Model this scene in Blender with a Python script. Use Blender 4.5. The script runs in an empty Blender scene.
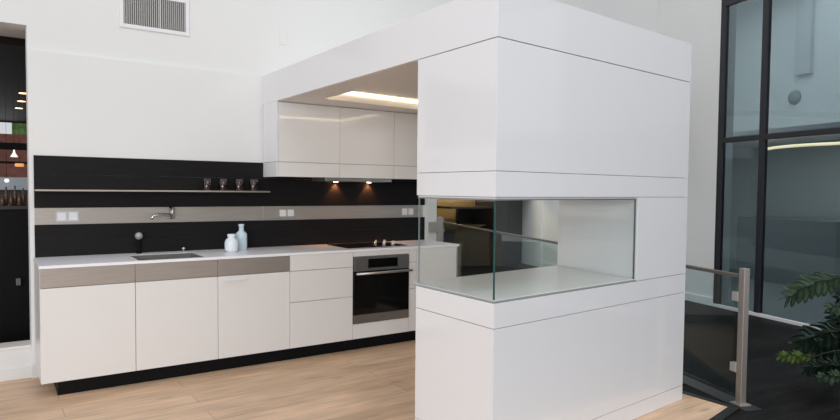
import bpy, bmesh, math, random
from mathutils import Vector, Matrix
random.seed(7)
scene = bpy.context.scene
COL = scene.collection

# ------------------------------------------------------------------ camera, world, light, exposure
cam = bpy.data.cameras.new('camera')
cam.sensor_fit = 'HORIZONTAL'; cam.sensor_width = 36.0
cam.lens = 627.353 / 840 * 36.0
cam.shift_y = 5.117 / 840
cam.clip_start = 0.05; cam.clip_end = 200
camo = bpy.data.objects.new('camera', cam); COL.objects.link(camo)
_r = Vector((0.82228685, -0.5689938, 0.00950732))
_d = Vector((-0.01519589, -0.03865507, -0.99913706))
_f = Vector((0.5688703, 0.8214328, -0.04043193))
camo.matrix_world = Matrix(((_r.x, -_d.x, -_f.x, 0), (_r.y, -_d.y, -_f.y, 0), (_r.z, -_d.z, -_f.z, 1.4599), (0, 0, 0, 1)))
scene.camera = camo

w = bpy.data.worlds.new('sky'); scene.world = w; w.use_nodes = True
wn = w.node_tree.nodes; wl = w.node_tree.links
bg = wn['Background']; bg.inputs['Strength'].default_value = 0.54
_tc = wn.new('ShaderNodeTexCoord'); _dp = wn.new('ShaderNodeVectorMath'); _dp.operation = 'DOT_PRODUCT'; _dp.inputs[1].default_value = (-0.62, 0.30, 0.72)
_rp = wn.new('ShaderNodeValToRGB'); _rp.color_ramp.elements[0].position = 0.15; _rp.color_ramp.elements[1].position = 0.85
_rp.color_ramp.elements[0].color = (0.78, 0.79, 0.81, 1); _rp.color_ramp.elements[1].color = (1.05, 1.08, 1.12, 1)
_mr = wn.new('ShaderNodeMapRange'); _mr.inputs['From Min'].default_value = -1; _mr.inputs['From Max'].default_value = 1
wl.new(_tc.outputs['Generated'], _dp.inputs[0]); wl.new(_dp.outputs['Value'], _mr.inputs['Value']); wl.new(_mr.outputs['Result'], _rp.inputs['Fac']); wl.new(_rp.outputs['Color'], bg.inputs['Color'])

def area_light(name, loc, size, sizey, power, color, rot=(0, 0, 0)):
    l = bpy.data.lights.new(name, 'AREA'); l.shape = 'RECTANGLE'; l.size = size; l.size_y = sizey
    l.energy = power; l.color = color
    o = bpy.data.objects.new(name, l); o.location = loc; o.rotation_euler = rot; COL.objects.link(o); return o
area_light('skylight', (3.6, 0.4, 6.0), 8.0, 4.8, 125, (1.0, 0.99, 0.97))
area_light('side_fill', (-4.5, -4.5, 2.3), 6.0, 4.0, 430, (0.965, 0.98, 1.0), (math.radians(88), 0, math.radians(-44)))  # unseen fill light added at front left to brighten tower and niche
area_light('passage_skylight', (6.0, 7.6, 4.9), 2.6, 2.6, 110, (1.0, 1.0, 1.0))
area_light('cafe_window_daylight', (-1.5, 13.3, 1.7), 4.0, 1.6, 45, (0.95, 0.98, 1.0), (math.radians(-90), 0, 0))
area_light('office_upper_fill', (9.9, 4.4, 4.9), 2.6, 6.0, 125, (0.98, 1.0, 1.0), (0, 0, math.radians(17)))  # added fill to brighten the upper office, no fitting modelled
area_light('office_lower_fill', (10.0, 4.2, 2.27), 1.2, 5.0, 26, (0.98, 1.0, 1.0), (0, 0, math.radians(17)))  # added fill below the office slab, likewise without a fitting

scene.view_settings.view_transform = 'Standard'; scene.view_settings.look = 'None'
scene.view_settings.exposure = 0.25; scene.view_settings.gamma = 1.0
scene.view_settings.use_curve_mapping = False

# ------------------------------------------------------------------ materials
def mat(name, color, rough=0.5, metal=0.0, spec=0.5, coat=0.0, noise=0.0, nscale=8.0, stretch=None, emit=None, estr=0.0, bump=0.0):
    m = bpy.data.materials.new(name); m.use_nodes = True
    nt = m.node_tree; b = nt.nodes['Principled BSDF']
    b.inputs['Roughness'].default_value = rough; b.inputs['Metallic'].default_value = metal
    b.inputs['Specular IOR Level'].default_value = spec; b.inputs['Coat Weight'].default_value = coat
    b.inputs['Coat Roughness'].default_value = 0.04
    tc = nt.nodes.new('ShaderNodeTexCoord'); mp = nt.nodes.new('ShaderNodeMapping')
    mp.inputs['Scale'].default_value = stretch or (1, 1, 1)
    nz = nt.nodes.new('ShaderNodeTexNoise'); nz.inputs['Scale'].default_value = nscale; nz.inputs['Detail'].default_value = 4
    nt.links.new(tc.outputs['Object'], mp.inputs['Vector']); nt.links.new(mp.outputs['Vector'], nz.inputs['Vector'])
    rmp = nt.nodes.new('ShaderNodeValToRGB')
    c = Vector(color[:3]); k = noise
    rmp.color_ramp.elements[0].position = 0.3; rmp.color_ramp.elements[1].position = 0.7
    rmp.color_ramp.elements[0].color = (*[max(0, x * (1 - k)) for x in c], 1)
    rmp.color_ramp.elements[1].color = (*[min(1, x * (1 + k)) for x in c], 1)
    nt.links.new(nz.outputs['Fac'], rmp.inputs['Fac']); nt.links.new(rmp.outputs['Color'], b.inputs['Base Color'])
    if bump:
        bp = nt.nodes.new('ShaderNodeBump'); bp.inputs['Strength'].default_value = bump; bp.inputs['Distance'].default_value = 0.002
        nt.links.new(nz.outputs['Fac'], bp.inputs['Height']); nt.links.new(bp.outputs['Normal'], b.inputs['Normal'])
    if emit:
        b.inputs['Emission Color'].default_value = (*emit, 1); b.inputs['Emission Strength'].default_value = estr
    return m

def glass(name, tint, rough=0.0, edge=None, gloss=1.0):
    m = bpy.data.materials.new(name); m.use_nodes = True; nt = m.node_tree
    for n in list(nt.nodes): nt.nodes.remove(n)
    out = nt.nodes.new('ShaderNodeOutputMaterial'); tr = nt.nodes.new('ShaderNodeBsdfTransparent'); gl = nt.nodes.new('ShaderNodeBsdfGlossy')
    mx = nt.nodes.new('ShaderNodeMixShader'); lw = nt.nodes.new('ShaderNodeLayerWeight'); lw.inputs['Blend'].default_value = 0.5
    pw = nt.nodes.new('ShaderNodeMath'); pw.operation = 'POWER'; pw.inputs[1].default_value = 5.0
    ml = nt.nodes.new('ShaderNodeMath'); ml.operation = 'MULTIPLY_ADD'; ml.inputs[1].default_value = 0.9 * gloss; ml.inputs[2].default_value = 0.035 * gloss
    tr.inputs['Color'].default_value = (*tint, 1); gl.inputs['Roughness'].default_value = rough
    nt.links.new(lw.outputs['Facing'], pw.inputs[0]); nt.links.new(pw.outputs['Value'], ml.inputs[0]); nt.links.new(ml.outputs['Value'], mx.inputs['Fac'])
    nt.links.new(tr.outputs['BSDF'], mx.inputs[1]); nt.links.new(gl.outputs['BSDF'], mx.inputs[2]); nt.links.new(mx.outputs['Shader'], out.inputs['Surface'])
    return m

def planks(name, c1, c2, gap, pw, pl, rough, rot=0.0, grain=0.25, spec=0.4, knots=False):
    m = bpy.data.materials.new(name); m.use_nodes = True; nt = m.node_tree; b = nt.nodes['Principled BSDF']; L = nt.links.new
    tc = nt.nodes.new('ShaderNodeTexCoord'); mp = nt.nodes.new('ShaderNodeMapping'); mp.inputs['Rotation'].default_value = (0, 0, rot)
    L(tc.outputs['Object'], mp.inputs['Vector'])
    br = nt.nodes.new('ShaderNodeTexBrick'); br.offset = 0.37; br.inputs['Scale'].default_value = 1.0
    br.inputs['Brick Width'].default_value = pl; br.inputs['Row Height'].default_value = pw; br.inputs['Mortar Size'].default_value = 0.0022
    br.inputs['Color1'].default_value = (*c1, 1); br.inputs['Color2'].default_value = (*c2, 1); br.inputs['Mortar'].default_value = (*gap, 1)
    L(mp.outputs['Vector'], br.inputs['Vector'])
    m2 = nt.nodes.new('ShaderNodeMapping'); m2.inputs['Scale'].default_value = (1.3, 16, 1); m2.inputs['Rotation'].default_value = (0, 0, rot)
    L(tc.outputs['Object'], m2.inputs['Vector'])
    nz = nt.nodes.new('ShaderNodeTexNoise'); nz.inputs['Scale'].default_value = 2.2; nz.inputs['Detail'].default_value = 7; nz.inputs['Distortion'].default_value = 0.6
    L(m2.outputs['Vector'], nz.inputs['Vector'])
    m3 = nt.nodes.new('ShaderNodeMapping'); m3.inputs['Scale'].default_value = (1.2, 4.5, 1); L(tc.outputs['Object'], m3.inputs['Vector'])
    n3 = nt.nodes.new('ShaderNodeTexNoise'); n3.inputs['Scale'].default_value = 1.6; n3.inputs['Detail'].default_value = 3; L(m3.outputs['Vector'], n3.inputs['Vector'])
    ad = nt.nodes.new('ShaderNodeMath'); ad.operation = 'ADD'; L(nz.outputs['Fac'], ad.inputs[0]); L(n3.outputs['Fac'], ad.inputs[1])
    mr = nt.nodes.new('ShaderNodeMapRange'); mr.inputs['From Min'].default_value = 0.7; mr.inputs['From Max'].default_value = 1.3
    mr.inputs['To Min'].default_value = 1 - grain; mr.inputs['To Max'].default_value = 1 + grain * 0.7
    L(ad.outputs['Value'], mr.inputs['Value'])
    mx = nt.nodes.new('ShaderNodeVectorMath'); mx.operation = 'SCALE'
    L(br.outputs['Color'], mx.inputs[0]); L(mr.outputs['Result'], mx.inputs['Scale']); L(mx.outputs['Vector'], b.inputs['Base Color'])
    if knots:
        m4 = nt.nodes.new('ShaderNodeMapping'); m4.inputs['Scale'].default_value = (1.1, 3.2, 1); L(tc.outputs['Object'], m4.inputs['Vector'])
        vo = nt.nodes.new('ShaderNodeTexVoronoi'); vo.inputs['Scale'].default_value = 1.25; L(m4.outputs['Vector'], vo.inputs['Vector'])
        kr = nt.nodes.new('ShaderNodeMapRange'); kr.inputs['From Min'].default_value = 0.02; kr.inputs['From Max'].default_value = 0.12; kr.inputs['To Min'].default_value = 0.62; kr.inputs['To Max'].default_value = 1.0
        L(vo.outputs['Distance'], kr.inputs['Value'])
        mk = nt.nodes.new('ShaderNodeVectorMath'); mk.operation = 'SCALE'; L(mx.outputs['Vector'], mk.inputs[0]); L(kr.outputs['Result'], mk.inputs['Scale']); L(mk.outputs['Vector'], b.inputs['Base Color'])
    b.inputs['Roughness'].default_value = rough; b.inputs['Specular IOR Level'].default_value = spec
    return m

M = {}
M['wall'] = mat('white_wall_paint', (0.775, 0.775, 0.77), 0.8, noise=0.012, nscale=2, spec=0.2)
M['gloss'] = mat('white_gloss_lacquer', (0.79, 0.79, 0.812), 0.08, noise=0.004, spec=0.5)
M['satin'] = mat('white_satin_front', (0.775, 0.757, 0.745), 0.28, noise=0.006, spec=0.4)
M['upper'] = mat('white_upper_lacquer', (0.84, 0.825, 0.815), 0.01, noise=0.004, spec=0.5)
M['core'] = mat('grey_carcass', (0.16, 0.16, 0.17), 0.7)
M['top'] = mat('white_quartz', (0.90, 0.90, 0.94), 0.28, noise=0.01, nscale=40, spec=0.22)
M['edge'] = mat('grey_glass_edge', (0.33, 0.35, 0.35), 0.3)
M['alu'] = mat('brushed_aluminium', (0.50, 0.49, 0.48), 0.35, metal=0.9, noise=0.06, nscale=20, stretch=(1, 1, 30))
M['steel'] = mat('brushed_steel', (0.56, 0.51, 0.46), 0.34, metal=0.85, noise=0.10, nscale=6, stretch=(0.6, 1, 40))
M['steelfront'] = mat('brushed_steel_front', (0.50, 0.45, 0.41), 0.40, metal=0.75, noise=0.10, nscale=6, stretch=(0.8, 1, 40))
M['chrome'] = mat('polished_steel', (0.72, 0.70, 0.67), 0.16, metal=1.0)
M['poststeel'] = mat('satin_post_steel', (0.52, 0.47, 0.43), 0.38, metal=0.8, noise=0.04, nscale=10, stretch=(20, 20, 1))
M['dark'] = mat('dark_stained_oak', (0.0115, 0.0105, 0.011), 0.5, noise=0.25, nscale=5, stretch=(0.6, 1, 26), spec=0.15)
M['black'] = mat('black_laminate', (0.006, 0.006, 0.007), 0.5, spec=0.12)
M['blackglass'] = mat('black_glass', (0.004, 0.004, 0.004), 0.05, spec=0.5)
M['display'] = mat('black_display', (0.002, 0.002, 0.002), 0.25, spec=0.2)
M['white'] = mat('white_plastic', (0.80, 0.80, 0.82), 0.35)
M['greyplastic'] = mat('grey_plastic', (0.55, 0.55, 0.57), 0.4)
M['porcelain'] = mat('white_glazed_ceramic', (0.80, 0.86, 0.90), 0.12, noise=0.03, nscale=30)
M['blueceramic'] = mat('pale_blue_glass_bottle', (0.62, 0.75, 0.83), 0.12, noise=0.06, nscale=14)
M['redglass'] = glass('dark_red_glass', (0.62, 0.26, 0.30), 0.08, gloss=3.0)
M['pane'] = glass('clear_glass', (0.965, 0.985, 0.978), 0.0)
M['shelf'] = mat('white_display_shelf', (0.84, 0.84, 0.83), 0.2, noise=0.004, spec=0.2)
M['paneedge'] = mat('green_glass_edge', (0.03, 0.09, 0.085), 0.15)
M['palegreen'] = mat('pale_glass_edge', (0.30, 0.36, 0.35), 0.2)
M['greyhead'] = mat('dull_grey_steel', (0.27, 0.26, 0.25), 0.4, metal=0.3)
M['sinksteel'] = mat('sink_steel', (0.26, 0.245, 0.23), 0.4, metal=0.5)
M['ovensteel'] = mat('oven_steel', (0.30, 0.285, 0.275), 0.36, metal=0.85, noise=0.06, nscale=20, stretch=(1, 1, 30))
M['handrail'] = mat('handrail_steel', (0.20, 0.175, 0.155), 0.4, metal=0.5)
M['bracket'] = mat('satin_bracket_steel', (0.47, 0.44, 0.42), 0.4, metal=0.35)
M['railglass'] = glass('tinted_rail_glass', (0.80, 0.87, 0.87), 0.0)
M['windowglass'] = glass('grey_teal_window_glass', (0.50, 0.555, 0.575), 0.0)
M['frame'] = mat('dark_window_frame', (0.020, 0.020, 0.026), 0.4)
M['wood'] = planks('light_oak_planks', (0.80, 0.56, 0.38), (0.66, 0.445, 0.29), (0.46, 0.30, 0.19), 0.19, 2.1, 0.42, rot=0.0, grain=0.24, knots=True)
M['darkwood'] = planks('black_stained_planks', (0.016, 0.0145, 0.0145), (0.010, 0.009, 0.009), (0.003, 0.003, 0.003), 0.12, 2.4, 0.5, rot=0.12, grain=0.55, spec=0.06)
M['nosing'] = mat('black_floor_nosing', (0.008, 0.008, 0.008), 0.4)
M['vent'] = mat('grey_vent_blade', (0.60, 0.585, 0.575), 0.5)
M['ventdark'] = mat('dark_vent_void', (0.02, 0.019, 0.018), 0.8)
M['led'] = mat('warm_led_strip', (1, 0.85, 0.6), 0.5, emit=(1.0, 0.83, 0.56), estr=3.6)
M['lamp'] = mat('lit_hood_lamp', (1, 0.8, 0.6), 0.5, emit=(1.0, 0.55, 0.30), estr=14.0)
M['downlight'] = mat('lit_downlight', (1, 0.9, 0.7), 0.5, emit=(1.0, 0.72, 0.45), estr=2.2)
M['soffit'] = mat('beige_soffit', (0.86, 0.83, 0.80), 0.7)
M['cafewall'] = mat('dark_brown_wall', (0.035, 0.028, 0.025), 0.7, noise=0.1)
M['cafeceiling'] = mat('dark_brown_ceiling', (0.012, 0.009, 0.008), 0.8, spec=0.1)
M['yellowwall'] = mat('ochre_wall', (0.34, 0.245, 0.11), 0.7, noise=0.05)
M['brownwood'] = mat('dark_brown_wood', (0.055, 0.042, 0.036), 0.5, noise=0.15, nscale=4, stretch=(1, 1, 12))
M['closet'] = mat('near_black_brown_panel', (0.022, 0.018, 0.018), 0.45, noise=0.1, nscale=4, stretch=(8, 8, 1))
M['officewall'] = mat('grey_blue_office_wall', (0.66, 0.68, 0.68), 0.8, noise=0.02)
M['officefloor'] = mat('grey_office_floor', (0.34, 0.36, 0.37), 0.6, noise=0.03)
M['officedark'] = mat('dark_grey_office', (0.32, 0.34, 0.35), 0.7)
M['officeled'] = mat('lit_cove_strip', (1, .9, .7), 0.5, emit=(1.0, 0.72, 0.42), estr=2.0)
M['officeblind'] = mat('grey_office_blind', (0.54, 0.56, 0.57), 0.8)
M['brick'] = mat('red_brick_wall', (0.20, 0.075, 0.055), 0.8, noise=0.2, nscale=10)
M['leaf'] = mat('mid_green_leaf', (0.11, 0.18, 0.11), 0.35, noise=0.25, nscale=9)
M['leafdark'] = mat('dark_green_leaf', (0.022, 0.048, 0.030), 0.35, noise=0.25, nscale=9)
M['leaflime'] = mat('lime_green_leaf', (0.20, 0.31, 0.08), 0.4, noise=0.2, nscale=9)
M['petiole'] = mat('dark_green_stalk', (0.025, 0.035, 0.022), 0.5)
M['soil'] = mat('dark_soil', (0.03, 0.022, 0.016), 0.9, noise=0.3, nscale=20)
M['pot'] = mat('charcoal_pot', (0.04, 0.04, 0.042), 0.5)
M['hedge'] = mat('hedge_green', (0.10, 0.20, 0.05), 0.7, noise=0.5, nscale=9)
M['amber'] = mat('lit_amber_shade', (0.8, 0.4, 0.15), 0.4, emit=(1.0, 0.42, 0.14), estr=0.6)
M['whiteshade'] = mat('lit_white_shade', (0.9, 0.9, 0.9), 0.4, emit=(1.0, 0.97, 0.92), estr=0.8)
M['counterpale'] = mat('pale_blue_white_counter', (0.70, 0.78, 0.86), 0.3)
M['bottlebrown'] = mat('brown_bottle', (0.12, 0.06, 0.03), 0.2)
M['daypane'] = mat('daylight_pane', (0.6, 0.65, 0.6), 0.4, emit=(0.75, 0.85, 0.8), estr=0.35)

# ------------------------------------------------------------------ geometry helpers
ORG = {}
def loc_of(o): return ORG.get(o.name, Vector((0, 0, 0))) if o else Vector((0, 0, 0))
class MB:
    def __init__(s): s.bm = bmesh.new()
    def prism(s, poly, z0, z1, bev=0.0):
        b = bmesh.new()
        lo = [b.verts.new((x, y, z0)) for x, y in poly]; hi = [b.verts.new((x, y, z1)) for x, y in poly]
        n = len(poly)
        b.faces.new(lo[::-1]); b.faces.new(hi)
        for i in range(n): b.faces.new((lo[i], lo[(i + 1) % n], hi[(i + 1) % n], hi[i]))
        bmesh.ops.recalc_face_normals(b, faces=b.faces)
        if bev: bmesh.ops.bevel(b, geom=list(b.edges), offset=bev, segments=2, affect='EDGES', profile=0.5)
        s._merge(b); return s
    def box(s, x0, x1, y0, y1, z0, z1, bev=0.0):
        return s.prism([(x0, y0), (x1, y0), (x1, y1), (x0, y1)], z0, z1, bev)
    def _merge(s, b):
        me = bpy.data.meshes.new('tmp'); b.to_mesh(me); b.free(); s.bm.from_mesh(me); bpy.data.meshes.remove(me)
    def tube(s, pts, r, seg=12, r2=None):
        b = bmesh.new(); pts = [Vector(p) for p in pts]; rings = []
        n = len(pts)
        for i, p in enumerate(pts):
            t = (pts[min(i + 1, n - 1)] - pts[max(i - 1, 0)]).normalized()
            u = t.cross(Vector((0, 0, 1)));
            if u.length < 1e-3: u = t.cross(Vector((1, 0, 0)))
            u.normalize(); v = t.cross(u)
            rr = r if r2 is None else r + (r2 - r) * i / (n - 1)
            rings.append([b.verts.new(p + (u * math.cos(a) + v * math.sin(a)) * rr) for a in [2 * math.pi * k / seg for k in range(seg)]])
        for a, c in zip(rings, rings[1:]):
            for k in range(seg): b.faces.new((a[k], a[(k + 1) % seg], c[(k + 1) % seg], c[k]))
        b.faces.new(rings[0][::-1]); b.faces.new(rings[-1])
        bmesh.ops.recalc_face_normals(b, faces=b.faces)
        for f in b.faces:
            if len(f.verts) == 4: f.smooth = True
        s._merge(b); return s
    def lathe(s, prof, c, seg=32, axis='z'):
        b = bmesh.new(); rings = []
        for r, z in prof:
            ring = []
            for k in range(seg):
                a = 2 * math.pi * k / seg; x, y = r * math.cos(a), r * math.sin(a)
                q = (x, y, z) if axis == 'z' else (x, -z, y) if axis == '-y' else (z, x, y)
                ring.append(b.verts.new(Vector(c) + Vector(q)))
            rings.append(ring)
        for a, d in zip(rings, rings[1:]):
            for k in range(seg):
                f = b.faces.new((a[k], a[(k + 1) % seg], d[(k + 1) % seg], d[k])); f.smooth = True
        b.faces.new(rings[0][::-1]); b.faces.new(rings[-1])
        bmesh.ops.recalc_face_normals(b, faces=b.faces)
        s._merge(b); return s
    def build(s, name, m, parent=None, bevel=None):
        o_ = loc_of(parent)
        if parent is None:
            vs = [v.co for v in s.bm.verts]
            base = Vector(((min(v.x for v in vs) + max(v.x for v in vs)) / 2, (min(v.y for v in vs) + max(v.y for v in vs)) / 2, min(v.z for v in vs)))
        else: base = o_
        me = bpy.data.meshes.new(name)
        bmesh.ops.translate(s.bm, verts=s.bm.verts, vec=-base)
        s.bm.to_mesh(me); s.bm.free(); me.materials.append(m)
        o = bpy.data.objects.new(name, me); COL.objects.link(o)
        if parent: o.parent = parent; ORG[o.name] = o_
        else: o.location = base; ORG[o.name] = base
        return o

def tag(o, label=None, cat=None, group=None, kind=None):
    if label: o['label'] = label
    if cat: o['category'] = cat
    if group: o['group'] = group
    if kind: o['kind'] = kind
    return o
def thing(name, loc, label, cat, group=None, kind=None):
    o = bpy.data.objects.new(name, None); o.location = loc; o.empty_display_size = 0.1; COL.objects.link(o)
    ORG[o.name] = Vector(loc); return tag(o, label, cat, group, kind)
def copy_thing(o, delta, label=None):
    c = o.copy(); COL.objects.link(c); c.location = o.location + Vector(delta)
    if label: c['label'] = label
    def rec(src, dst):
        for ch in list(src.children):
            d = ch.copy(); COL.objects.link(d); d.parent = dst; rec(ch, d)
    rec(o, c); return c
def struct(o): o['kind'] = 'structure'; return o

# ------------------------------------------------------------------ measured layout (metres)
YF, YW = 4.928, 5.549            # cabinet fronts, kitchen wall
ZT, ZC = 0.8987, 0.9196            # underside / top of worktop
TH = 0.0900
CT, ST = math.cos(TH), math.sin(TH)
XB, YB, LB = 2.0879, 2.3558, 1.9339
def fp(t, d=0.0): return (XB + t * CT - d * ST, YB + t * ST + d * CT)   # along tower front, d = depth
DEP = 0.697

# ------------------------------------------------------------------ floor
edge0, edge1 = (4.117, 2.248), (-6.0, 0.35)
o = MB().prism([(-6, -3.0), (-6.0, 0.37), (4.14, 2.268), (4.14, 5.58), (-6, 5.58)][1:], -0.05, 0.0).build('floor', M['wood']); struct(o)
o = MB().prism([(-9, -6), (16, -6), (16, 16), (4.17, 16), (4.17, 2.235), (-9, -0.23)], -0.06, -0.004).build('floor_atrium', M['darkwood']); struct(o)
m = MB(); m.prism([(4.14, 2.27), (4.188, 2.23), (4.188, 5.70), (4.14, 5.70)], -0.05, 0.004)
m.prism([(-6, 0.365), (-6, 0.305), (4.188, 2.21), (4.14, 2.266)], -0.05, 0.004)
struct(m.build('trim_1', M['nosing']))

# ------------------------------------------------------------------ kitchen wall (ledge, opening on the left)
m = MB()
m.box(0.270, 4.065, YW, YW + 0.20, 0.0, 2.478)
m.box(-6, 8.0, YW + 0.03, YW + 0.55, 2.661, 5.0)
m.box(0.270, 4.065, YW + 0.03, YW + 0.20, 2.478, 2.661)
m.box(-6, 0.270, YW + 0.03, YW + 0.20, 0.0, 0.235)
m.box(-6, -2.2, YW + 0.03, YW + 0.20, 0.235, 2.661)
struct(m.build('wall_back', M['wall']))
struct(MB().box(-2.2, 0.270, YW + 0.02, YW + 0.21, 0.235, 0.252, 0.003).build('window_sill_opening', M['soffit'])).name = 'trim_2'
struct(MB().box(-6, 0.270, YW + 0.016, YW + 0.03, 0.0, 0.09, 0.003).build('baseboard_back', M['wall']))

# ------------------------------------------------------------------ right wall and window wall
DW = Vector((-0.2539, -0.9672, 0)); NW = Vector((0.9672, -0.2539, 0)); A0 = Vector((7.80, 4.84, 0))
def wp(s, d=0.0): q = A0 + DW * s + NW * d; return (q.x, q.y)
def wprism(mb, s0, s1, d0, d1, z0, z1, bev=0.0): return mb.prism([wp(s0, d0), wp(s1, d0), wp(s1, d1), wp(s0, d1)], z0, z1, bev)
m = MB(); wprism(m, -4.62, 0.40, 0, 0.25, -0.004, 5.0); struct(m.build('wall_right', M['wall']))
m = MB(); wprism(m, -4.63, -3.80, -0.05, 0.0, -0.004, 5.0); struct(m.build('trim_3', M['wall']))
m = MB(); wprism(m, -3.80, 0.40, -0.018, 0.0, -0.004, 0.10, 0.003); struct(m.build('baseboard_right', M['white']))
m = MB(); wprism(m, 0.40, 7.0, -0.02, 0.02, -0.004, 0.034, 0.003); struct(m.build('baseboard_window', M['white']))
win = thing('window_1', (*wp(1.1), 0.0), 'grey-teal glazed window wall with dark frame beside the white wall', 'window', kind='structure')
m = MB()
TR0, TR1 = 2.088, 2.150
for s0, s1 in [(0.40, 0.474), (1.022, 1.094), (3.0, 3.07), (5.0, 5.07)]: wprism(m, s0, s1, -0.006, 0.06, 0.034, 5.0, 0.004)
wprism(m, 0.47, 7.0, -0.005, 0.055, 3.80, 3.91, 0.004)
wprism(m, 0.47, 7.0, -0.005, 0.055, TR0, TR1, 0.004)
m.build('window_frame', M['frame'], win)
for s0, s1 in [(0.474, 1.022), (1.094, 3.0), (3.07, 5.0)]:
    for z0, z1 in [(0.034, TR0), (TR1, 3.80), (3.91, 5.0)]:
        g_ = MB(); wprism(g_, s0, s1, 0.02, 0.032, z0, z1); g_.build('glass_pane', M['windowglass'], win)

# office seen behind the window wall
m = MB(); wprism(m, -3.4, 9, 3.4, 3.5, -0.004, 5.0); struct(m.build('wall_office', M['officewall']))
m = MB(); wprism(m, -3.4, 9, 1.3, 3.4, 2.30, 2.36); struct(m.build('ceiling_office', M['officewall']))
m = MB(); wprism(m, -3.4, -3.3, 0.25, 3.4, -0.004, 5.0); struct(m.build('wall_office_side', M['officewall']))
m = MB(); wprism(m, -3.3, 9, 0.03, 3.4, -0.003, 0.004); struct(m.build('floor_office', M['officefloor']))
m = MB()
pts = []
for i in range(25):
    s = -1.25 + i * 0.12; t = (s + 0.15) / 0.9
    x, y = wp(s, 2.45 - 0.35 * max(-0.6, 1 - t * t)); pts.append((x, y, 2.165))
m.tube(pts, 0.022, 8); tag(m.build('cove_light_strip', M['officeled']), 'thin curved warm light strip behind the lower window pane', 'light strip')
m = MB(); wprism(m, -1.28, -1.0, 3.32, 3.4, 3.46, 5.0); struct(m.build('trim_4', M['officeblind']))
m = MB(); q = wp(-1.315, 3.395); m.lathe([(0.01, 0.03), (0.11, 0.03), (0.12, 0.0)], (0, 0, 0), 24, 'x')
m.bm.transform(Matrix.Translation((q[0], q[1], 3.10)) @ Matrix.Rotation(math.atan2(NW.y, NW.x) + math.pi, 4, 'Z'))
tag(m.build('wall_disc', M['officedark']), 'dark round disc on the office wall behind the upper window pane', 'wall light')
m = MB(); wprism(m, -1.7, 0.1, 2.6, 3.2, 0.004, 1.05, 0.01); tag(m.build('office_counter', M['officedark']), 'dark grey counter standing in the office behind the lower pane', 'counter')

# ------------------------------------------------------------------ air vent and cover plate on the upper wall
yv = YW + 0.03
vent = thing('air_vent', (1.178, yv, 2.75), 'white framed air vent grille with grey vertical blades high on the wall', 'vent')
m = MB()
m.box(0.905, 0.936, yv - 0.014, yv, 2.746, 3.060, 0.003); m.box(1.420, 1.450, yv - 0.014, yv, 2.746, 3.060, 0.003)
m.box(0.936, 1.420, yv - 0.014, yv, 2.746, 2.778, 0.003); m.box(0.936, 1.420, yv - 0.014, yv, 3.020, 3.060, 0.003)
m.build('vent_frame', M['white'], vent)
MB().box(0.936, 1.420, yv - 0.001, yv, 2.778, 3.020).build('back_plate', M['ventdark'], vent)
m = MB()
for i in range(30):
    x = 0.940 + i * 0.0161
    m.prism([(x, yv - 0.012), (x + 0.003, yv - 0.012), (x + 0.0125, yv - 0.002), (x + 0.0085, yv - 0.002)], 2.780, 3.018)
m.build('blades', M['vent'], vent)
m = MB(); m.box(1.212, 1.219, yv - 0.013, yv - 0.001, 2.778, 3.020); m.build('divider', M['vent'], vent)
plate = thing('cover_plate', (2.294, yv, 2.79), 'small blank white cover plate on the wall above the canopy edge', 'cover plate')
MB().box(2.257, 2.331, yv - 0.008, yv, 2.795, 2.955, 0.003).build('plate', M['wall'], plate)

# ------------------------------------------------------------------ backsplash
XS, XE = 0.3001, 3.897
yb0 = YW - 0.012
m = MB()
for z0, z1 in [(1.2950, 1.692)]:
    m.box(XS, XE, yb0, YW - .0005, z0, 1.5475, 0.0004); m.box(XS, XE, yb0, YW - .0005, 1.5485, z1, 0.0004)
tag(m.build('backsplash_panel', M['dark']), 'dark wood backsplash panel above the steel strip, behind the shelf', 'backsplash')
m = MB(); m.box(XS, XE, yb0, YW - .0005, ZC + 0.001, 1.0490, 0.0004); m.box(XS, XE, yb0, YW - .0005, 1.0500, 1.1655, 0.0004)
tag(m.build('backsplash_panel', M['dark']), 'dark wood backsplash panel below the steel strip, along the worktop', 'backsplash')
for a, b, t in [(XS, 2.084, 'long brushed steel strip on the dark backsplash behind the sink'), (2.088, 3.875, 'brushed steel strip on the dark backsplash behind the cooktop')]:
    tag(MB().box(a, b, yb0 + 0.002, YW, 1.1670, 1.2940, 0.001).build('steel_strip', M['steel']), t, 'wall strip')

def socket(x0, x1, z0, z1, label, n=2, framed=True):
    t = thing('switch_plate', ((x0 + x1) / 2, yb0, z0), label, 'switch', 'switch plates on the steel strip')
    y = yb0 + 0.002
    if framed: MB().box(x0, x1, y - 0.008, y, z0, z1, 0.002).build('plate', M['greyplastic'], t)
    wdt = (x1 - x0) / n
    for i in range(n):
        a = x0 + i * wdt + wdt * 0.14; b = x0 + (i + 1) * wdt - wdt * 0.14
        k = MB().box(a, b, y - 0.013, y - (0.007 if framed else 0.0), z0 + 0.012, z1 - 0.012, 0.002).build('rocker', M['white'], t)
    return t
socket(0.440, 0.598, 1.186, 1.271, 'double switch plate with pale frame at the left end of the steel strip')
socket(2.238, 2.394, 1.188, 1.274, 'white double switch plate beside the steel strip joint, left of the hood lamps', framed=False)
socket(3.597, 3.752, 1.182, 1.273, 'white double switch plate at the right end, behind the cooktop', framed=False)

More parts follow.
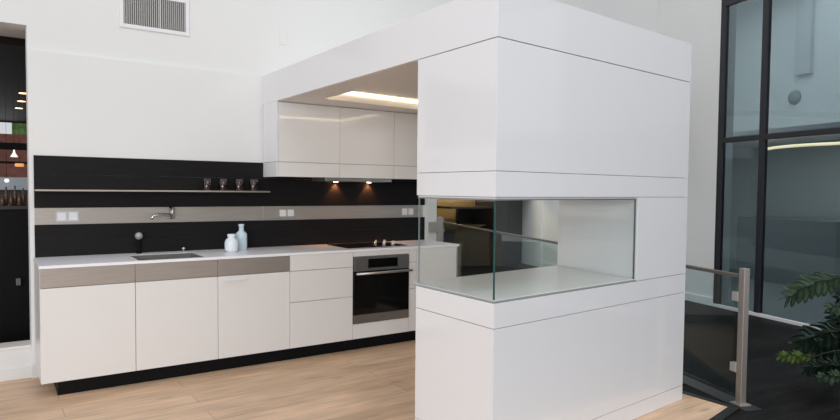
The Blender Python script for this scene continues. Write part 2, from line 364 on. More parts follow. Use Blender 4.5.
# shelf with four dark glasses
tag(MB().box(0.303, 2.082, 5.345, yb0, 1.423, 1.435, 0.002).build('wall_shelf', M['steel']), 'thin steel wall shelf carrying four dark red glasses', 'shelf')
gx = [1.554, 1.690, 1.831, 1.961]
gl = ['leftmost of the four dark red glasses on the shelf', 'second dark red glass from the left on the shelf', 'third dark red glass from the left on the shelf', 'rightmost dark red glass, nearest the end of the shelf']
g0 = MB().lathe([(0.033, 0.0), (0.036, 0.004), (0.038, 0.102), (0.0355, 0.102), (0.034, 0.008), (0.002, 0.008)], (gx[0], 5.440, 1.435), 28).build('glass_tumbler', M['redglass'])
tag(g0, gl[0], 'glass', 'dark red glasses on the shelf')
for i in (1, 2, 3): copy_thing(g0, (gx[i] - gx[0], 0, 0), gl[i])

# ------------------------------------------------------------------ base cabinets
G = 0.0018
GRP = 'white base cabinets along the kitchen wall'
def carcass(m, x0, x1, back=True):
    m.box(x0 + 0.001, x0 + 0.017, YF + 0.021, YW - 0.014, 0.106, ZT - 0.001); m.box(x1 - 0.017, x1 - 0.001, YF + 0.021, YW - 0.014, 0.106, ZT - 0.001)
    m.box(x0 + 0.017, x1 - 0.017, YF + 0.021, YW - 0.014, 0.106, 0.122); m.box(x0 + 0.017, x1 - 0.017, YW - 0.026, YW - 0.014, 0.122, ZT - 0.001)
    m.box(x0 + 0.017, x1 - 0.017, YF + 0.021, YF + 0.030, 0.122, ZT - 0.18)
def front(name, x0, x1, z0, z1, m_, root): return MB().box(x0 + G, x1 - G, YF, YF + 0.02, z0 + G, z1 - G, 0.0012).build(name, m_, root)
X = [0.2906, 0.8898, 1.4898, 2.0905, 2.6905, 3.2910, 3.3780, 3.8640]
labs = ['white base cabinet with a steel fascia at the left end of the run', 'white base cabinet with a steel fascia under the sink', 'white cabinet front with a steel fascia and a white bar handle, right of the sink']
for i in range(3):
    t = thing('base_cabinet', ((X[i] + X[i + 1]) / 2, 5.24, 0.0), labs[i], 'cabinet', GRP)
    m = MB(); carcass(m, X[i], X[i + 1])
    if i == 0: m.box(X[0], X[0] + 0.018, YF + 0.0205, YW - 0.002, 0.1085, ZT - 0.001)
    m.build('carcass', M['core'] if i else M['satin'], t)
    front('fascia', X[i], X[i + 1], 0.7649, ZT, M['steelfront'], t)
    d = front('door', X[i], X[i + 1], 0.1085, 0.7649, M['satin'], t)
    if i == 2:
        m = MB(); m.box(1.534, 1.714, YF - 0.034, YF - 0.024, 0.727, 0.743, 0.003)
        m.box(1.547, 1.559, YF - 0.026, YF, 0.729, 0.741); m.box(1.689, 1.701, YF - 0.026, YF, 0.729, 0.741)
        m.build('handle', M['white'], d)
t = thing('drawer_cabinet', (2.39, 5.24, 0.0), 'white three-drawer base cabinet left of the oven', 'cabinet', GRP)
m = MB(); carcass(m, X[3], X[4]); m.build('carcass', M['core'], t)
for z0, z1 in [(0.7640, ZT), (0.498, 0.7640), (0.1085, 0.498)]: front('drawer', X[3], X[4], z0, z1, M['satin'], t)
t = thing('oven_cabinet', (2.99, 5.24, 0.0), 'white base cabinet housing the built-in oven', 'cabinet', GRP)
m = MB(); carcass(m, X[4], X[5]) if False else None
m.box(X[4] + .001, X[4] + .006, YF + .021, YW - .014, .106, ZT - .001); m.box(X[5] - .006, X[5] - .001, YF + .021, YW - .014, .106, ZT - .001)
m.box(X[4] + .006, X[5] - .006, YF + .021, YW - .014, .106, .122); m.box(X[4] + .006, X[5] - .006, YW - .026, YW - .014, .122, ZT - .001)
m.build('carcass', M['core'], t)
front('filler_panel', X[4], X[5], 0.1085, 0.247, M['satin'], t); front('filler_panel', X[4], X[5], 0.853, ZT, M['satin'], t)
t = thing('pull_out_cabinet', (3.33, 5.24, 0.0), 'very narrow white cabinet with three fronts just right of the oven', 'cabinet', GRP)
m = MB(); m.box(X[5] + .001, X[6] - .001, YF + .021, YW - .014, .106, ZT - .001); m.build('carcass', M['core'], t)
for z0, z1 in [(0.770, ZT), (0.517, 0.770), (0.1085, 0.517)]: front('drawer', X[5], X[6], z0, z1, M['satin'], t)
t = thing('base_cabinet', (3.62, 5.24, 0.0), 'plain white end cabinet at the right end of the run, seen through the glass', 'cabinet', GRP)
m = MB(); carcass(m, X[6], X[7]); m.build('carcass', M['satin'], t)
front('door', X[6], X[7], 0.1085, ZT, M['satin'], t)
MB().box(X[7] + .001, 3.884, YF + .002, YW - .014, 0.0, ZT - .001, .001).build('end_panel', M['alu'], t)
tag(MB().box(0.394, 3.862, YF + 0.06, YW - 0.03, 0.0, 0.1055).build('plinth', M['black']), 'black recessed plinth running under the base cabinets', 'plinth')

# built-in oven
ov = thing('oven', (2.99, 5.2, 0.252), 'built-in steel oven with a black glass door and bar handle', 'oven')
ox0, ox1 = X[4] + 0.006, X[5] - 0.006
MB().box(ox0 + 0.012, ox1 - 0.012, YF + 0.022, YW - 0.04, 0.252, 0.848).build('body', M['core'], ov)
MB().box(ox0, ox1, YF - 0.012, YF + 0.02, 0.722, 0.851, 0.002).build('control_panel', M['ovensteel'], ov)
MB().box(2.839, 3.156, YF - 0.0145, YF - 0.011, 0.747, 0.829, 0.001).build('display', M['display'], ov)
d = MB().box(ox0, ox1, YF - 0.012, YF + 0.02, 0.329, 0.718, 0.002).build('door', M['blackglass'], ov)
m = MB(); m.tube([(2.700, YF - 0.056, 0.704), (3.290, YF - 0.056, 0.704)], 0.0115, 14)
m.box(2.722, 2.738, YF - 0.056, YF - 0.011, 0.697, 0.711); m.box(3.252, 3.268, YF - 0.056, YF - 0.011, 0.697, 0.711)
m.build('handle', M['alu'], d)
MB().box(ox0, ox1, YF - 0.012, YF + 0.02, 0.250, 0.326, 0.002).build('lower_trim', M['ovensteel'], ov)
MB().box(2.972, 3.027, YF - 0.0135, YF - 0.011, 0.285, 0.293).build('badge', M['core'], ov)

# worktop with sink cut-out
sx0, sx1, sy0, sy1 = 0.922, 1.405, 4.958, 5.365
m = MB()
wx0, wx1, wy0, wy1 = 0.2860, 3.892, YF - 0.004, yb0 + 0.010
m.box(wx0, sx0, wy0, wy1, ZT, ZC); m.box(sx1, wx1, wy0, wy1, ZT, ZC)
m.box(sx0, sx1, wy0, sy0, ZT, ZC); m.box(sx0, sx1, sy1, wy1, ZT, ZC)
bmesh.ops.remove_doubles(m.bm, verts=m.bm.verts, dist=1e-5)
tag(m.build('worktop', M['top']), 'long glossy white worktop along the dark backsplash', 'worktop')
m = MB(); e = 0.0015
bx = (sx0 + e, sx1 - e, sy0 + e, sy1 - e)
m.box(bx[0], bx[0] + .004, bx[2], bx[3], 0.76, ZC - 0.003); m.box(bx[1] - .004, bx[1], bx[2], bx[3], 0.76, ZC - 0.003)
m.box(bx[0], bx[1], bx[2], bx[2] + .004, 0.76, ZC - 0.003); m.box(bx[0], bx[1], bx[3] - .004, bx[3], 0.76, ZC - 0.003)
m.box(bx[0], bx[1], bx[2], bx[3], 0.756, 0.76)
sk = thing('sink', (1.163, 5.16, 0.756), 'undermounted rectangular steel sink set into the white worktop', 'sink')
m.build('basin', M['sinksteel'], sk)
MB().lathe([(0.035, 0.0), (0.035, 0.003), (0.028, 0.003), (0.026, 0.001)], (1.163, 5.16, 0.76), 24).build('drain', M['chrome'], sk)

# wall spout, spray and knob
FX = 1.284
f = thing('wall_faucet', (FX, yb0, 1.20), 'steel wall-mounted swing spout on the steel strip above the sink', 'faucet')
m = MB(); m.lathe([(0.022, 0.0), (0.022, 0.012), (0.013, 0.013), (0.013, 0.05)], (FX, yb0 + 0.002, 1.216), 20, '-y'); m.build('mount', M['chrome'], f)
m = MB(); m.tube([(FX, yb0 - 0.045, 1.202), (FX, yb0 - 0.045, 1.297)], 0.016, 16); m.build('valve_body', M['alu'], f)
m = MB(); m.tube([(FX, yb0 - 0.045, 1.280), (FX - .030, yb0 - 0.066, 1.300)], 0.007, 10); m.build('lever', M['black'], f)
m = MB(); m.tube([(FX, yb0 - 0.045, 1.222), (FX - .04, yb0 - 0.085, 1.232), (FX - .09, yb0 - 0.12, 1.237), (FX - .14, yb0 - 0.145, 1.235), (FX - .175, yb0 - 0.158, 1.226), (FX - .190, yb0 - 0.163, 1.204)], 0.012, 14); m.build('spout', M['chrome'], f)
TXY = (1.020, 5.490)
f = thing('spray_tap', (*TXY, ZC), 'slim black spray tap with a round steel head behind the sink', 'tap')
m = MB(); m.lathe([(0.022, 0.0), (0.022, 0.006), (0.012, 0.009), (0.011, 0.120), (0.006, 0.123)], (*TXY, ZC), 20); m.build('stem', M['black'], f)
m = MB(); m.lathe([(0.022, -0.012), (0.030, -0.006), (0.030, 0.010), (0.022, 0.014), (0.006, 0.015)], (0, 0, 0), 24, '-y')
m.bm.transform(Matrix.Translation((TXY[0], TXY[1] - .004, 1.064)) @ Matrix.Rotation(math.radians(-20), 4, 'Z')); m.build('head', M['greyhead'], f)
m = MB(); m.lathe([(0.012, 0.0), (0.012, 0.004), (0.006, 0.006), (0.006, 0.020), (0.014, 0.022), (0.016, 0.032), (0.012, 0.038)], (1.368, 5.480, ZC), 20)
tag(m.build('drain_knob', M['chrome']), 'small steel drain knob on the worktop behind the sink', 'knob')

# two vessels
m = MB(); m.lathe([(0.030, 0), (0.046, 0.003), (0.055, 0.022), (0.0575, 0.060), (0.055, 0.088), (0.044, 0.108), (0.032, 0.117), (0.0300, 0.124), (0.0345, 0.130), (0.0350, 0.150), (0.031, 0.150), (0.026, 0.120), (0.02, 0.110)], (1.706, 5.262, ZC), 36)
tag(m.build('ceramic_jar', M['porcelain']), 'squat white ceramic jar in front of the pale blue bottle', 'jar')
m = MB(); m.lathe([(0.044, 0), (0.049, 0.004), (0.0495, 0.125), (0.047, 0.142), (0.036, 0.158), (0.024, 0.166), (0.0215, 0.172), (0.0205, 0.205), (0.024, 0.208), (0.0245, 0.226), (0.019, 0.226), (0.016, 0.19), (0.01, 0.18)], (1.828, 5.372, ZC), 36)
tag(m.build('glass_bottle', M['blueceramic']), 'tall pale blue bottle with a narrow neck behind the white jar', 'bottle')

# cooktop
ck = thing('cooktop', (3.02, 5.24, ZC), 'black glass cooktop with steel knobs set on the worktop above the oven', 'cooktop')
MB().box(2.700, 3.345, 5.040, 5.470, ZC + 0.0002, ZC + 0.006, 0.002).build('glass_plate', M['blackglass'], ck)
for x, y in [(3.20, 5.40), (3.225, 5.28), (3.285, 5.37), (3.255, 5.17), (3.315, 5.25)]:
    k = MB().lathe([(0.022, 0), (0.022, 0.004), (0.017, 0.006), (0.016, 0.026), (0.013, 0.029)], (x, y, ZC + 0.006), 20).build('knob', M['chrome'], ck)

# ------------------------------------------------------------------ wall cabinets, hood
YU = 5.2117
UX = [2.1062, 2.701, 3.296, 3.990]
GU = 'white wall cabinets under the canopy'
for i in range(3):
    t = thing('wall_cabinet', ((UX[i] + UX[i + 1]) / 2, 5.35, 1.562), ['glossy white wall cabinet at the left end under the canopy', 'glossy white middle wall cabinet above the hood lamps', 'glossy white wall cabinet at the right, partly behind the white tower'][i], 'cabinet', GU)
    MB().box(UX[i] + .001, UX[i + 1] - .001, YU + 0.021, YW - 0.013, 1.566, 2.213).build('carcass', M['core'], t)
    for nm, z0, z1 in [('lower_front', 1.562, 1.6925), ('door', 1.6925, 2.2160)]:
        MB().box(UX[i] + G, UX[i + 1] - G, YU, YU + 0.02, z0 + G, z1 - G, 0.0012).build(nm, M['upper'], t)
t = thing('cabinet_side_panel', (2.097, 5.35, 1.562), 'white side panel closing the left end of the wall cabinets', 'panel')
MB().box(XB, 2.1050, YU, YW - 0.0135, 1.562, 1.6905, 0.001).build('lower_panel', M['gloss'], t)
MB().box(XB, 2.1050, YU, YW - 0.0135, 1.6945, 2.2192, 0.0004).build('upper_panel', M['gloss'], t)
h = thing('range_hood', (2.92, 5.35, 1.53), 'flat steel range hood slotted under the wall cabinets with two lit lamps', 'hood')
MB().box(2.565, 3.282, YU + 0.022, 5.530, 1.530, 1.5615, 0.002).build('hood_body', M['alu'], h)
for x in (2.800, 3.170):
    k = MB().lathe([(0.022, 0.004), (0.022, 0.0), (0.001, -0.001)], (x, 5.485, 1.525), 24).build('hood_lamp', M['lamp'], h)
    l = bpy.data.lights.new('hood_spot', 'SPOT'); l.energy = 7.0; l.color = (1.0, 0.36, 0.13); l.spot_size = math.radians(96); l.spot_blend = 0.55; l.shadow_soft_size = 0.02
    lo = bpy.data.objects.new('hood_spot', l); lo.location = (x + .018, 5.515, 1.519); lo.rotation_euler = (math.radians(8), 0, 0); COL.objects.link(lo)

# ------------------------------------------------------------------ canopy with light cove
Z1, Z2 = 2.2186, 2.480
cn = thing('canopy', (3.0, 4.1, Z1), 'glossy white canopy spanning from the wall cabinets to the glass-fronted tower', 'canopy')
RX0, RX1 = 2.360, 3.590
def sk_(x, y): return (x, y + (x - RX0) * ST)
ya, yb_ = 3.43, 4.835
Bx = fp(LB)
outer = [fp(0.004, 0.004), fp(LB, 0.004), (Bx[0], YW - 0.001), (XB + 0.004, YW - 0.001)]
m = MB()
m.prism([(XB + .02, YB + .03), (RX0, YB + .05), sk_(RX0, yb_), (RX0, YW - .001), (XB + .02, YW - .001)], Z1, Z2 - .002)
m.prism([sk_(RX1, yb_), sk_(RX1, ya), (RX1, YB + .17), (Bx[0] - .02, Bx[1] + .02), (Bx[0] - .02, YW - .001), (RX1, YW - .001)], Z1, Z2 - .002)
m.prism([(RX0, YB + .05), (RX1, YB + .17), sk_(RX1, ya), sk_(RX0, ya)], Z1, Z2 - .002)
m.prism([sk_(RX0, yb_), sk_(RX1, yb_), (RX1, YW - .001), (RX0, YW - .001)], Z1, Z2 - .002)
m.prism([sk_(RX0, ya), sk_(RX1, ya), sk_(RX1, yb_), sk_(RX0, yb_)], Z1 + 0.085, Z2 - .002)
m.build('soffit', M['soffit'], cn)
MB().prism([(XB, YB + 0.001), (XB + .019, YB + .005), (XB + .019, YW - .001), (XB, YW - .001)], Z1 + .0015, Z2, .0012).build('side_fascia', M['gloss'], cn)
MB().prism([fp(0.0015), fp(LB), fp(LB, .019), fp(0.021, .019)], Z1 + .0015, Z2, .0012).build('front_fascia', M['gloss'], cn)
zl0, zl1 = Z1 + 0.062, Z1 + 0.082
def strip(p, q, inx, iny):
    return MB().prism([p, q, (q[0] + inx, q[1] + iny), (p[0] + inx, p[1] + iny)], zl0, zl1)
a_, b_, c_, d_ = sk_(RX0 + .004, ya + .004), sk_(RX1 - .004, ya + .004), sk_(RX1 - .004, yb_ - .004), sk_(RX0 + .004, yb_ - .004)
strip(d_, c_, 0, -.012).build('light_strip', M['led'], cn)
strip(a_, d_, .012, 0).build('light_strip', M['led'], cn)
strip(b_, c_, -.012, 0).build('light_strip', M['led'], cn)
strip(a_, b_, 0, .012).build('light_strip', M['led'], cn)

# ------------------------------------------------------------------ display tower
tw = thing('display_tower', (*fp(LB / 2, DEP / 2), 0), 'glossy white tower with a glass-cornered display niche beside the wood floor edge', 'display tower')
def tier(z0, z1, nm, gap=0.0016, core_in=0.012, t0=0.0):
    MB().prism([(XB + core_in + .004, YB + core_in + .006), fp(LB - core_in, core_in + .004), fp(LB - core_in, DEP - .002), (XB + core_in + .004, fp(0, DEP)[1] - .004)], z0 - 0.001 if z0 > 0.01 else z0, z1 + (0.001 if nm != 'upper_cabinet' else 0)).build(nm + '_carcass', M['core'], tw)
    yb2 = fp(0, DEP)[1]
    MB().prism([(XB, YB + 0.0015), (XB + .019, YB + .0055), (XB + .019, yb2), (XB, yb2)], z0 + gap, z1 - gap, .0012).build(nm + '_side', M['gloss'], tw)
    MB().prism([fp(0.0015), fp(LB), fp(LB, .019), fp(0.021, .019)], z0 + gap, z1 - gap, .0012).build(nm + '_front', M['gloss'], tw)
tier(0.0, 0.1037, 'plinth')
tier(0.1037, 0.7617, 'base')
tier(0.7617, 0.8925, 'lower_band')
tier(1.4256, 1.5579, 'upper_band')
tier(1.5579, Z1 - .002, 'upper_cabinet', gap=0.0008)
yb2 = fp(0, DEP)[1]
ZS = 0.9050
MB().prism([(XB + .003, YB + .003), fp(1.309, .003), (3.510, 3.262), (XB + .003, yb2 + .05)], 0.8937, ZS - .0015).build('shelf_edge', M['edge'], tw)
MB().prism([(XB + .006, YB + .008), fp(1.306, .008), (3.506, 3.258), (XB + .006, yb2 + .047)], ZS - .0015, ZS).build('shelf_top', M['shelf'], tw)
MB().prism([fp(1.305), fp(LB), fp(LB, DEP + .05), (3.516, 3.263)], 0.8941, 1.4248, .0012).build('end_column', M['gloss'], tw)
MB().prism([(XB + .012, YB + .014), fp(1.308, .012), (3.506, 3.25), (XB + .012, yb2)], 1.417, 1.4252).build('niche_ceiling', M['gloss'], tw)
MB().prism([(XB + .008, YB + .008), fp(1.308, .008), fp(1.308, .03), (XB + .03, YB + .033), (XB + .03, yb2), (XB + .008, yb2)], 1.4095, 1.4168).build('glazing_channel', M['alu'], tw)
def pane(poly, edges):
    g_ = MB().prism(poly, ZS, 1.409).build('glass_pane', M['pane'], tw)
    for k_, e_ in enumerate(edges): MB().prism(e_, ZS, 1.409).build('glass_edge', M['paneedge' if k_ == 0 else 'palegreen'], g_)
pane([(XB + .014, YB + .026), (XB + .022, YB + .026), (XB + .022, yb2 - .004), (XB + .014, yb2 - .004)],
     [[(XB + .0138, YB + .0195), (XB + .0222, YB + .0198), (XB + .0222, YB + .026), (XB + .0138, YB + .026)], [(XB + .0138, yb2 - .004), (XB + .0222, yb2 - .004), (XB + .0222, yb2 - .001), (XB + .0138, yb2 - .001)]])
pane([fp(.026, .014), fp(1.297, .014), fp(1.297, .022), fp(.026, .022)], [[fp(1.297, .0135), fp(1.302, .0135), fp(1.302, .0225), fp(1.297, .0225)]])

# ------------------------------------------------------------------ glass guard rail
RP = Vector((4.270, 2.252, 0)); RD = Vector((0.340, 0.940, 0)).normalized(); RN = Vector((RD.y, -RD.x, 0))
def rp(s, d=0.0): q = RP + RD * s + RN * d; return (q.x, q.y)
def rprism(mb, s0, s1, d0, d1, z0, z1, bev=0.0): return mb.prism([rp(s0, d0), rp(s1, d0), rp(s1, d1), rp(s0, d1)], z0, z1, bev)
gr = thing('guard_rail', (RP.x, RP.y, 0), 'glass guard rail with steel posts on the dark floor beside the tower', 'guard rail')
for k, s in enumerate([0.0, 1.45, 7.15]):
    m = MB(); rprism(m, s - .026, s + .026, -.022, .022, 0.006, 0.943, .003); po = m.build('post', M['poststeel'], gr)
    m = MB(); rprism(m, s - .05, s + .05, -.045, .045, -.004, 0.008, .002); m.build('base_plate', M['poststeel'], po)
    for sg in ((1,) if k == 0 else (-1, 1) if k == 1 else (-1,)):
        for z in (0.215, 0.710):
            m = MB(); rprism(m, s + sg * .026, s + sg * .084, -.026, .020, z, z + .062, .003); m.build('clamp', M['bracket'], po)
for s0, s1 in [(0.058, 1.392), (1.508, 7.092)]:
    m = MB(); rprism(m, s0, s1, -.005, .005, 0.055, 0.872); m.build('glass_pane', M['railglass'], gr)
    m = MB(); rprism(m, s0, s1, -.016, .016, 0.872, 0.897, .003); m.build('handrail', M['handrail'], gr)
m = MB(); rprism(m, -.13, 7.25, -.07, .07, -.004, 0.0); m.build('base_rail', M['nosing'], gr)

# end bracket and guard pane at the end of the kitchen wall
eb = thing('wall_end_post', (4.09, 5.53, 0.0), 'short steel post with a clamp at the end of the kitchen wall behind the worktop', 'post')
MB().box(4.070, 4.118, 5.500, 5.560, -.004, 1.165, .003).build('post', M['bracket'], eb)
MB().box(3.955, 4.070, 5.512, 5.548, 1.000, 1.112, .003).build('clamp', M['bracket'], eb)

# ------------------------------------------------------------------ dark showroom seen through the niche
m = MB(); m.box(5.6, 9.3, 10.0, 10.15, -.004, 3.2); struct(m.build('wall_showroom', M['yellowwall']))
m = MB(); m.box(5.6, 9.3, 8.9, 10.0, 2.3, 2.4); struct(m.build('ceiling_showroom', M['cafewall']))
t = thing('tall_closet', (8.48, 9.3, 0), 'tall near-black closet beside the bright wall, seen through the niche glass', 'closet')
MB().box(8.10, 8.86, 9.20, 9.75, 0.0, 2.2, .004).build('body', M['closet'], t)
MB().box(8.105, 8.48, 9.18, 9.20, 0.05, 2.19, .002).build('door', M['closet'], t); MB().box(8.484, 8.855, 9.18, 9.20, 0.05, 2.19, .002).build('door', M['closet'], t)
MB().box(8.102, 8.106, 9.16, 9.20, 0.05, 2.19).build('edge_strip', M['brownwood'], t)
t = thing('showroom_counter', (7.4, 9.5, 0), 'dark low counter in the showroom seen through the niche glass', 'counter')
MB().box(6.5, 8.08, 9.25, 9.85, 0.0, 0.675, .004).build('body', M['brownwood'], t)
MB().box(6.48, 8.095, 9.22, 9.87, 0.675, 0.71, .004).build('counter_top', M['closet'], t)
m = MB(); m.lathe([(0.08, 0), (0.10, .01), (0.30, .075), (0.29, .075), (0.09, .02), (.01, .015)], (7.80, 9.5, 0.71), 28)
tag(m.build('bowl', M['yellowwall']), 'wide shallow ochre bowl on the dark showroom counter', 'bowl')
MB().box(7.78, 8.70, 9.89, 9.96, 0.675, 1.10).build('dark_back_panel', M['closet']).name = 'back_panel'
tag(bpy.data.objects['back_panel'], 'black panel behind the bowl on the showroom counter', 'panel')
tag(MB().box(7.08, 8.095, 9.22, 9.87, 1.110, 1.150, .004).build('wall_shelf', M['brownwood']), 'dark brown shelf above the showroom counter on the ochre wall', 'shelf')
struct(MB().box(5.6, 9.3, 8.84, 8.90, 1.50, 2.40).build('lamp_baffle', M['cafewall']))  # unseen fascia added to keep showroom_lamp out of the niche shelf's reflection
l = bpy.data.lights.new('showroom_lamp', 'POINT'); l.energy = 30; l.color = (1, .78, .45); l.shadow_soft_size = .1
lo = bpy.data.objects.new('showroom_lamp', l); lo.location = (7.6, 9.5, 1.9); COL.objects.link(lo)

# ------------------------------------------------------------------ cafe behind the opening on the left
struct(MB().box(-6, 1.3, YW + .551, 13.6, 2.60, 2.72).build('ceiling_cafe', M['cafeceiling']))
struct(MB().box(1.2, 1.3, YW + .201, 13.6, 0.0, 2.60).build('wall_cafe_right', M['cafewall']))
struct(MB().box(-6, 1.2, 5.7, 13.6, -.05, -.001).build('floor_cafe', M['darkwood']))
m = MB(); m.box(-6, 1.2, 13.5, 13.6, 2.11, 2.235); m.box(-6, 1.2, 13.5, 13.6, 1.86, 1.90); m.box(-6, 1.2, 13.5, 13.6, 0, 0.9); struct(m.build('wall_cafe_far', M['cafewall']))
for k, (x, y) in enumerate([(0.400, 9.15), (0.415, 10.02), (0.42, 10.94)]):
    tag(MB().lathe([(0.045, 0.006), (0.05, 0.0), (0.001, -.001)], (x, y, 2.592), 20).build('downlight', M['downlight']),
        ['nearest small lit downlight in the dark cafe ceiling', 'middle lit downlight in the dark cafe ceiling', 'farthest lit downlight in the dark cafe ceiling'][k], 'downlight', 'downlights in the cafe ceiling')
t = thing('bar_counter', (0.1, 6.55, 0), 'black bar counter beyond the opening on the left', 'bar counter')
MB().box(-2.0, 1.15, 6.45, 6.95, 0.0, 1.255, .004).build('body', M['black'], t); MB().box(-2.02, 1.17, 6.42, 6.98, 1.255, 1.29, .004).build('counter_top', M['closet'], t)
MB().box(0.205, 0.240, 6.405, 6.45, 0.60, 0.66, .004).build('latch', M['core'], t)
BT = [(0.120, .10), (0.150, .16), (0.185, .11), (0.215, .17), (0.245, .12), (0.278, .15)]
BL = ['short brown bottle at the left of the bar counter', 'tall brown bottle second from the left on the bar counter', 'short brown bottle third from the left on the bar counter', 'tallest brown bottle on the bar counter', 'short brown bottle second from the right on the bar counter', 'brown bottle at the right of the bar counter, by the wall edge']
for k, (x, hh) in enumerate(BT):
    b = MB().lathe([(.013, 0), (.0145, .003), (.0145, hh * .55), (.006, hh * .75), (.006, hh), (.004, hh)], (x, 6.60 + .05 * (k % 2), 1.29), 14).build('bottle', M['bottlebrown'])
    tag(b, BL[k], 'bottle', 'bottles on the bar counter')
t = thing('pale_counter', (-0.2, 9.0, 0), 'pale blue-white counter farther back beyond the bar', 'counter')
MB().box(-1.5, 1.1, 8.62, 9.38, 0.0, 1.41, .01).build('body', M['brownwood'], t); MB().box(-1.52, 1.12, 8.58, 9.4, 1.411, 1.56, .01).build('counter_top', M['counterpale'], t)
t = thing('pendant_lamp', (0.257, 8.0, 1.755), 'white cone pendant lamp hanging beyond the opening', 'lamp')
MB().lathe([(.036, .012), (.012, .055), (.007, .085), (.004, .09)], (0.257, 8.0, 1.757), 20).build('lamp_shade', M['whiteshade'], t)
MB().tube([(0.257, 8.0, 1.845), (0.257, 8.0, 2.60)], .0015, 6).build('cord', M['black'], t)
t = thing('pendant_lamp', (0.315, 8.3, 1.66), 'amber drum pendant lamp hanging just right of the white cone lamp', 'lamp')
MB().lathe([(.042, .01), (.042, .045), (.038, .045)], (0.315, 8.3, 1.665), 20).build('lamp_shade', M['amber'], t)
MB().tube([(0.315, 8.3, 1.708), (0.315, 8.3, 2.60)], .0015, 6).build('cord', M['black'], t)
t = thing('globe_lamp', (0.192, 8.2, 1.48), 'small lit globe lamp hanging in front of the pale counter beyond the bar', 'lamp')
MB().lathe([(.004, .02), (.015, .023), (.022, .033), (.024, .042), (.022, .051), (.015, .061), (.004, .064)], (0.192, 8.2, 1.475), 20).build('globe', M['whiteshade'], t)
MB().tube([(0.192, 8.2, 1.537), (0.192, 8.2, 2.60)], .0015, 6).build('cord', M['black'], t)
tag(MB().box(-3, 1.9, 16.4, 16.7, 0, 2.59).build('garden_wall', M['brick']), 'red brick garden wall outside behind the cafe', 'wall')
hb = MB()
for i in range(60):
    x, y, z, r = random.uniform(.62, 1.6), random.uniform(16.45, 16.65), random.uniform(3.02, 3.7), random.uniform(.15, .35)
    b = bmesh.new(); bmesh.ops.create_icosphere(b, subdivisions=2, radius=r)
    for v in b.verts: v.co *= random.uniform(.8, 1.15)
    bmesh.ops.translate(b, verts=b.verts, vec=(x, y, z)); hb._merge(b)
hb.box(.5, 1.7, 16.42, 16.68, 2.592, 3.0)
tag(hb.build('climbing_hedge', M['hedge']), 'leafy green climbing hedge over the brick wall outside', 'hedge', kind='stuff')

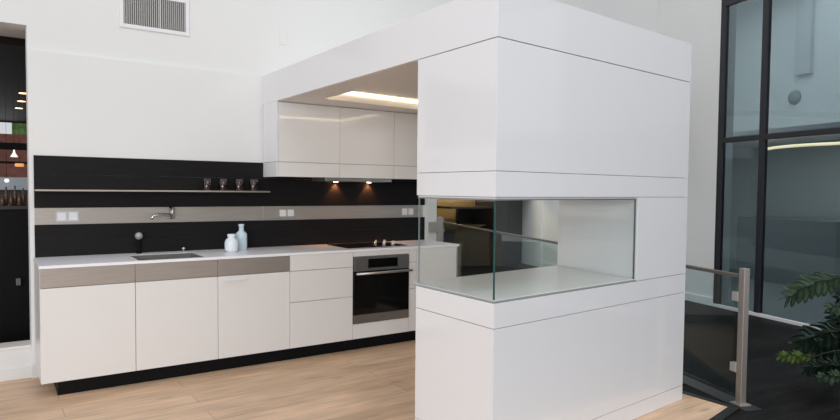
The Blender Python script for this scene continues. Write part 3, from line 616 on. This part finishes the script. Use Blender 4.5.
# ------------------------------------------------------------------ split-leaf plant at the right edge
PC = Vector((5.42, 1.72, 0))
pl = thing('split_leaf_plant', PC, 'potted plant with deeply cut green leaves at the right, in front of the window', 'plant')
MB().lathe([(.13, 0), (.15, .01), (.19, .26), (.20, .27), (.17, .27), (.16, .24), (.01, .24)], PC, 32).build('pot', M['pot'], pl)
MB().lathe([(.01, .245), (.155, .243), (.01, .25)], PC, 24).build('soil', M['soil'], pl)
def bez(a, b, c, t): return a * (1 - t) ** 2 + b * 2 * t * (1 - t) + c * t * t
def leaf(base, tip, width, m_, up=0.06, lobes=9, droop=0.35, face=None):
    base, tip = Vector(base), Vector(tip); ax = tip - base; Ln = ax.length
    ctrl = (base + tip) / 2 + Vector((0, 0, up))
    side = (face or ax.cross(Vector((0, 0, 1)))).normalized(); side = (side - ax.normalized() * side.dot(ax.normalized())).normalized()
    b = bmesh.new(); N = lobes
    def mid(t): return bez(base, ctrl, tip, t)
    for sg in (-1, 1):
        for i in range(N):
            t0 = i / N; t1 = (i + 0.62) / N; tm = (t0 + t1) / 2
            wd = width * 0.62 * (math.sin(math.pi * min(1, (tm * 0.86 + 0.12))) ** 0.7) * random.uniform(.85, 1.1)
            sweep = Ln * (0.10 + 0.07 * tm)
            p0, p1 = mid(t0), mid(min(1, t1 + 0.07)); d = (mid(min(1, tm + .05)) - mid(max(0, tm - .05))).normalized()
            nrm = side.cross(d).normalized()
            if nrm.z < 0: nrm = -nrm
            prev = None
            for j in range(6):
                q = j / 5; wj = [0.95, 0.85, 0.95, 0.95, 0.80, 0.30][j]
                c = (p0 + p1) / 2 + side * sg * wd * q + d * sweep * q ** 1.3 - nrm * droop * wd * q * q + nrm * .012 * math.sin(i * 2.1 + j)
                h = (p1 - p0) * 0.5 * wj
                cur = (b.verts.new(c - h), b.verts.new(c + nrm * .004), b.verts.new(c + h))
                if prev:
                    for u in (0, 1): b.faces.new((prev[u], prev[u + 1], cur[u + 1], cur[u]))
                prev = cur
    for f_ in b.faces: f_.smooth = True
    bmesh.ops.solidify(b, geom=list(b.faces), thickness=0.0012)
    mb = MB(); mb._merge(b)
    lf = mb.build('leaf', m_, pl)
    stem = MB(); root = PC + Vector((random.uniform(-.05, .05), random.uniform(-.05, .05), .25))
    c2 = (root + base) / 2 + Vector((0, 0, .12 + abs(base.z - .3) * .25))
    stem.tube([bez(root, c2, base, k / 8) for k in range(9)] + [mid(k / 8) for k in range(1, 9)], .006, 8, .002)
    stem.build('stalk', M['petiole'], lf)
    return lf
FS = Vector((-0.50, -0.10, 0.86))
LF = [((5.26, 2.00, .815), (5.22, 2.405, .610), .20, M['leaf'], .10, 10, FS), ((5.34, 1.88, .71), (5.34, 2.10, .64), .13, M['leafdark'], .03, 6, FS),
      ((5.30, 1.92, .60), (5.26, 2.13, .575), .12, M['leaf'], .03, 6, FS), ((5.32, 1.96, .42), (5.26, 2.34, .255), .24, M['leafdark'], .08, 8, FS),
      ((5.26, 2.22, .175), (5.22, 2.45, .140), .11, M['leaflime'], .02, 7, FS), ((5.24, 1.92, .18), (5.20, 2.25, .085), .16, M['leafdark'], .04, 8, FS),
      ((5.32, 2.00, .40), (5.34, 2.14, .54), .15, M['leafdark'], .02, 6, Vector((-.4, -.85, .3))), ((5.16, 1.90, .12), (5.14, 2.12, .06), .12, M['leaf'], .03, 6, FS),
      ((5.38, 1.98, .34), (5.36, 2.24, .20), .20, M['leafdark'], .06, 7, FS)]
for b_, t_, w_, m_, u_, n_, f_ in LF: leaf((b_[0], b_[1] + .007, b_[2] + .014), (t_[0], t_[1] + .007, t_[2] + .014), w_, m_, u_, n_, 0.35, f_)
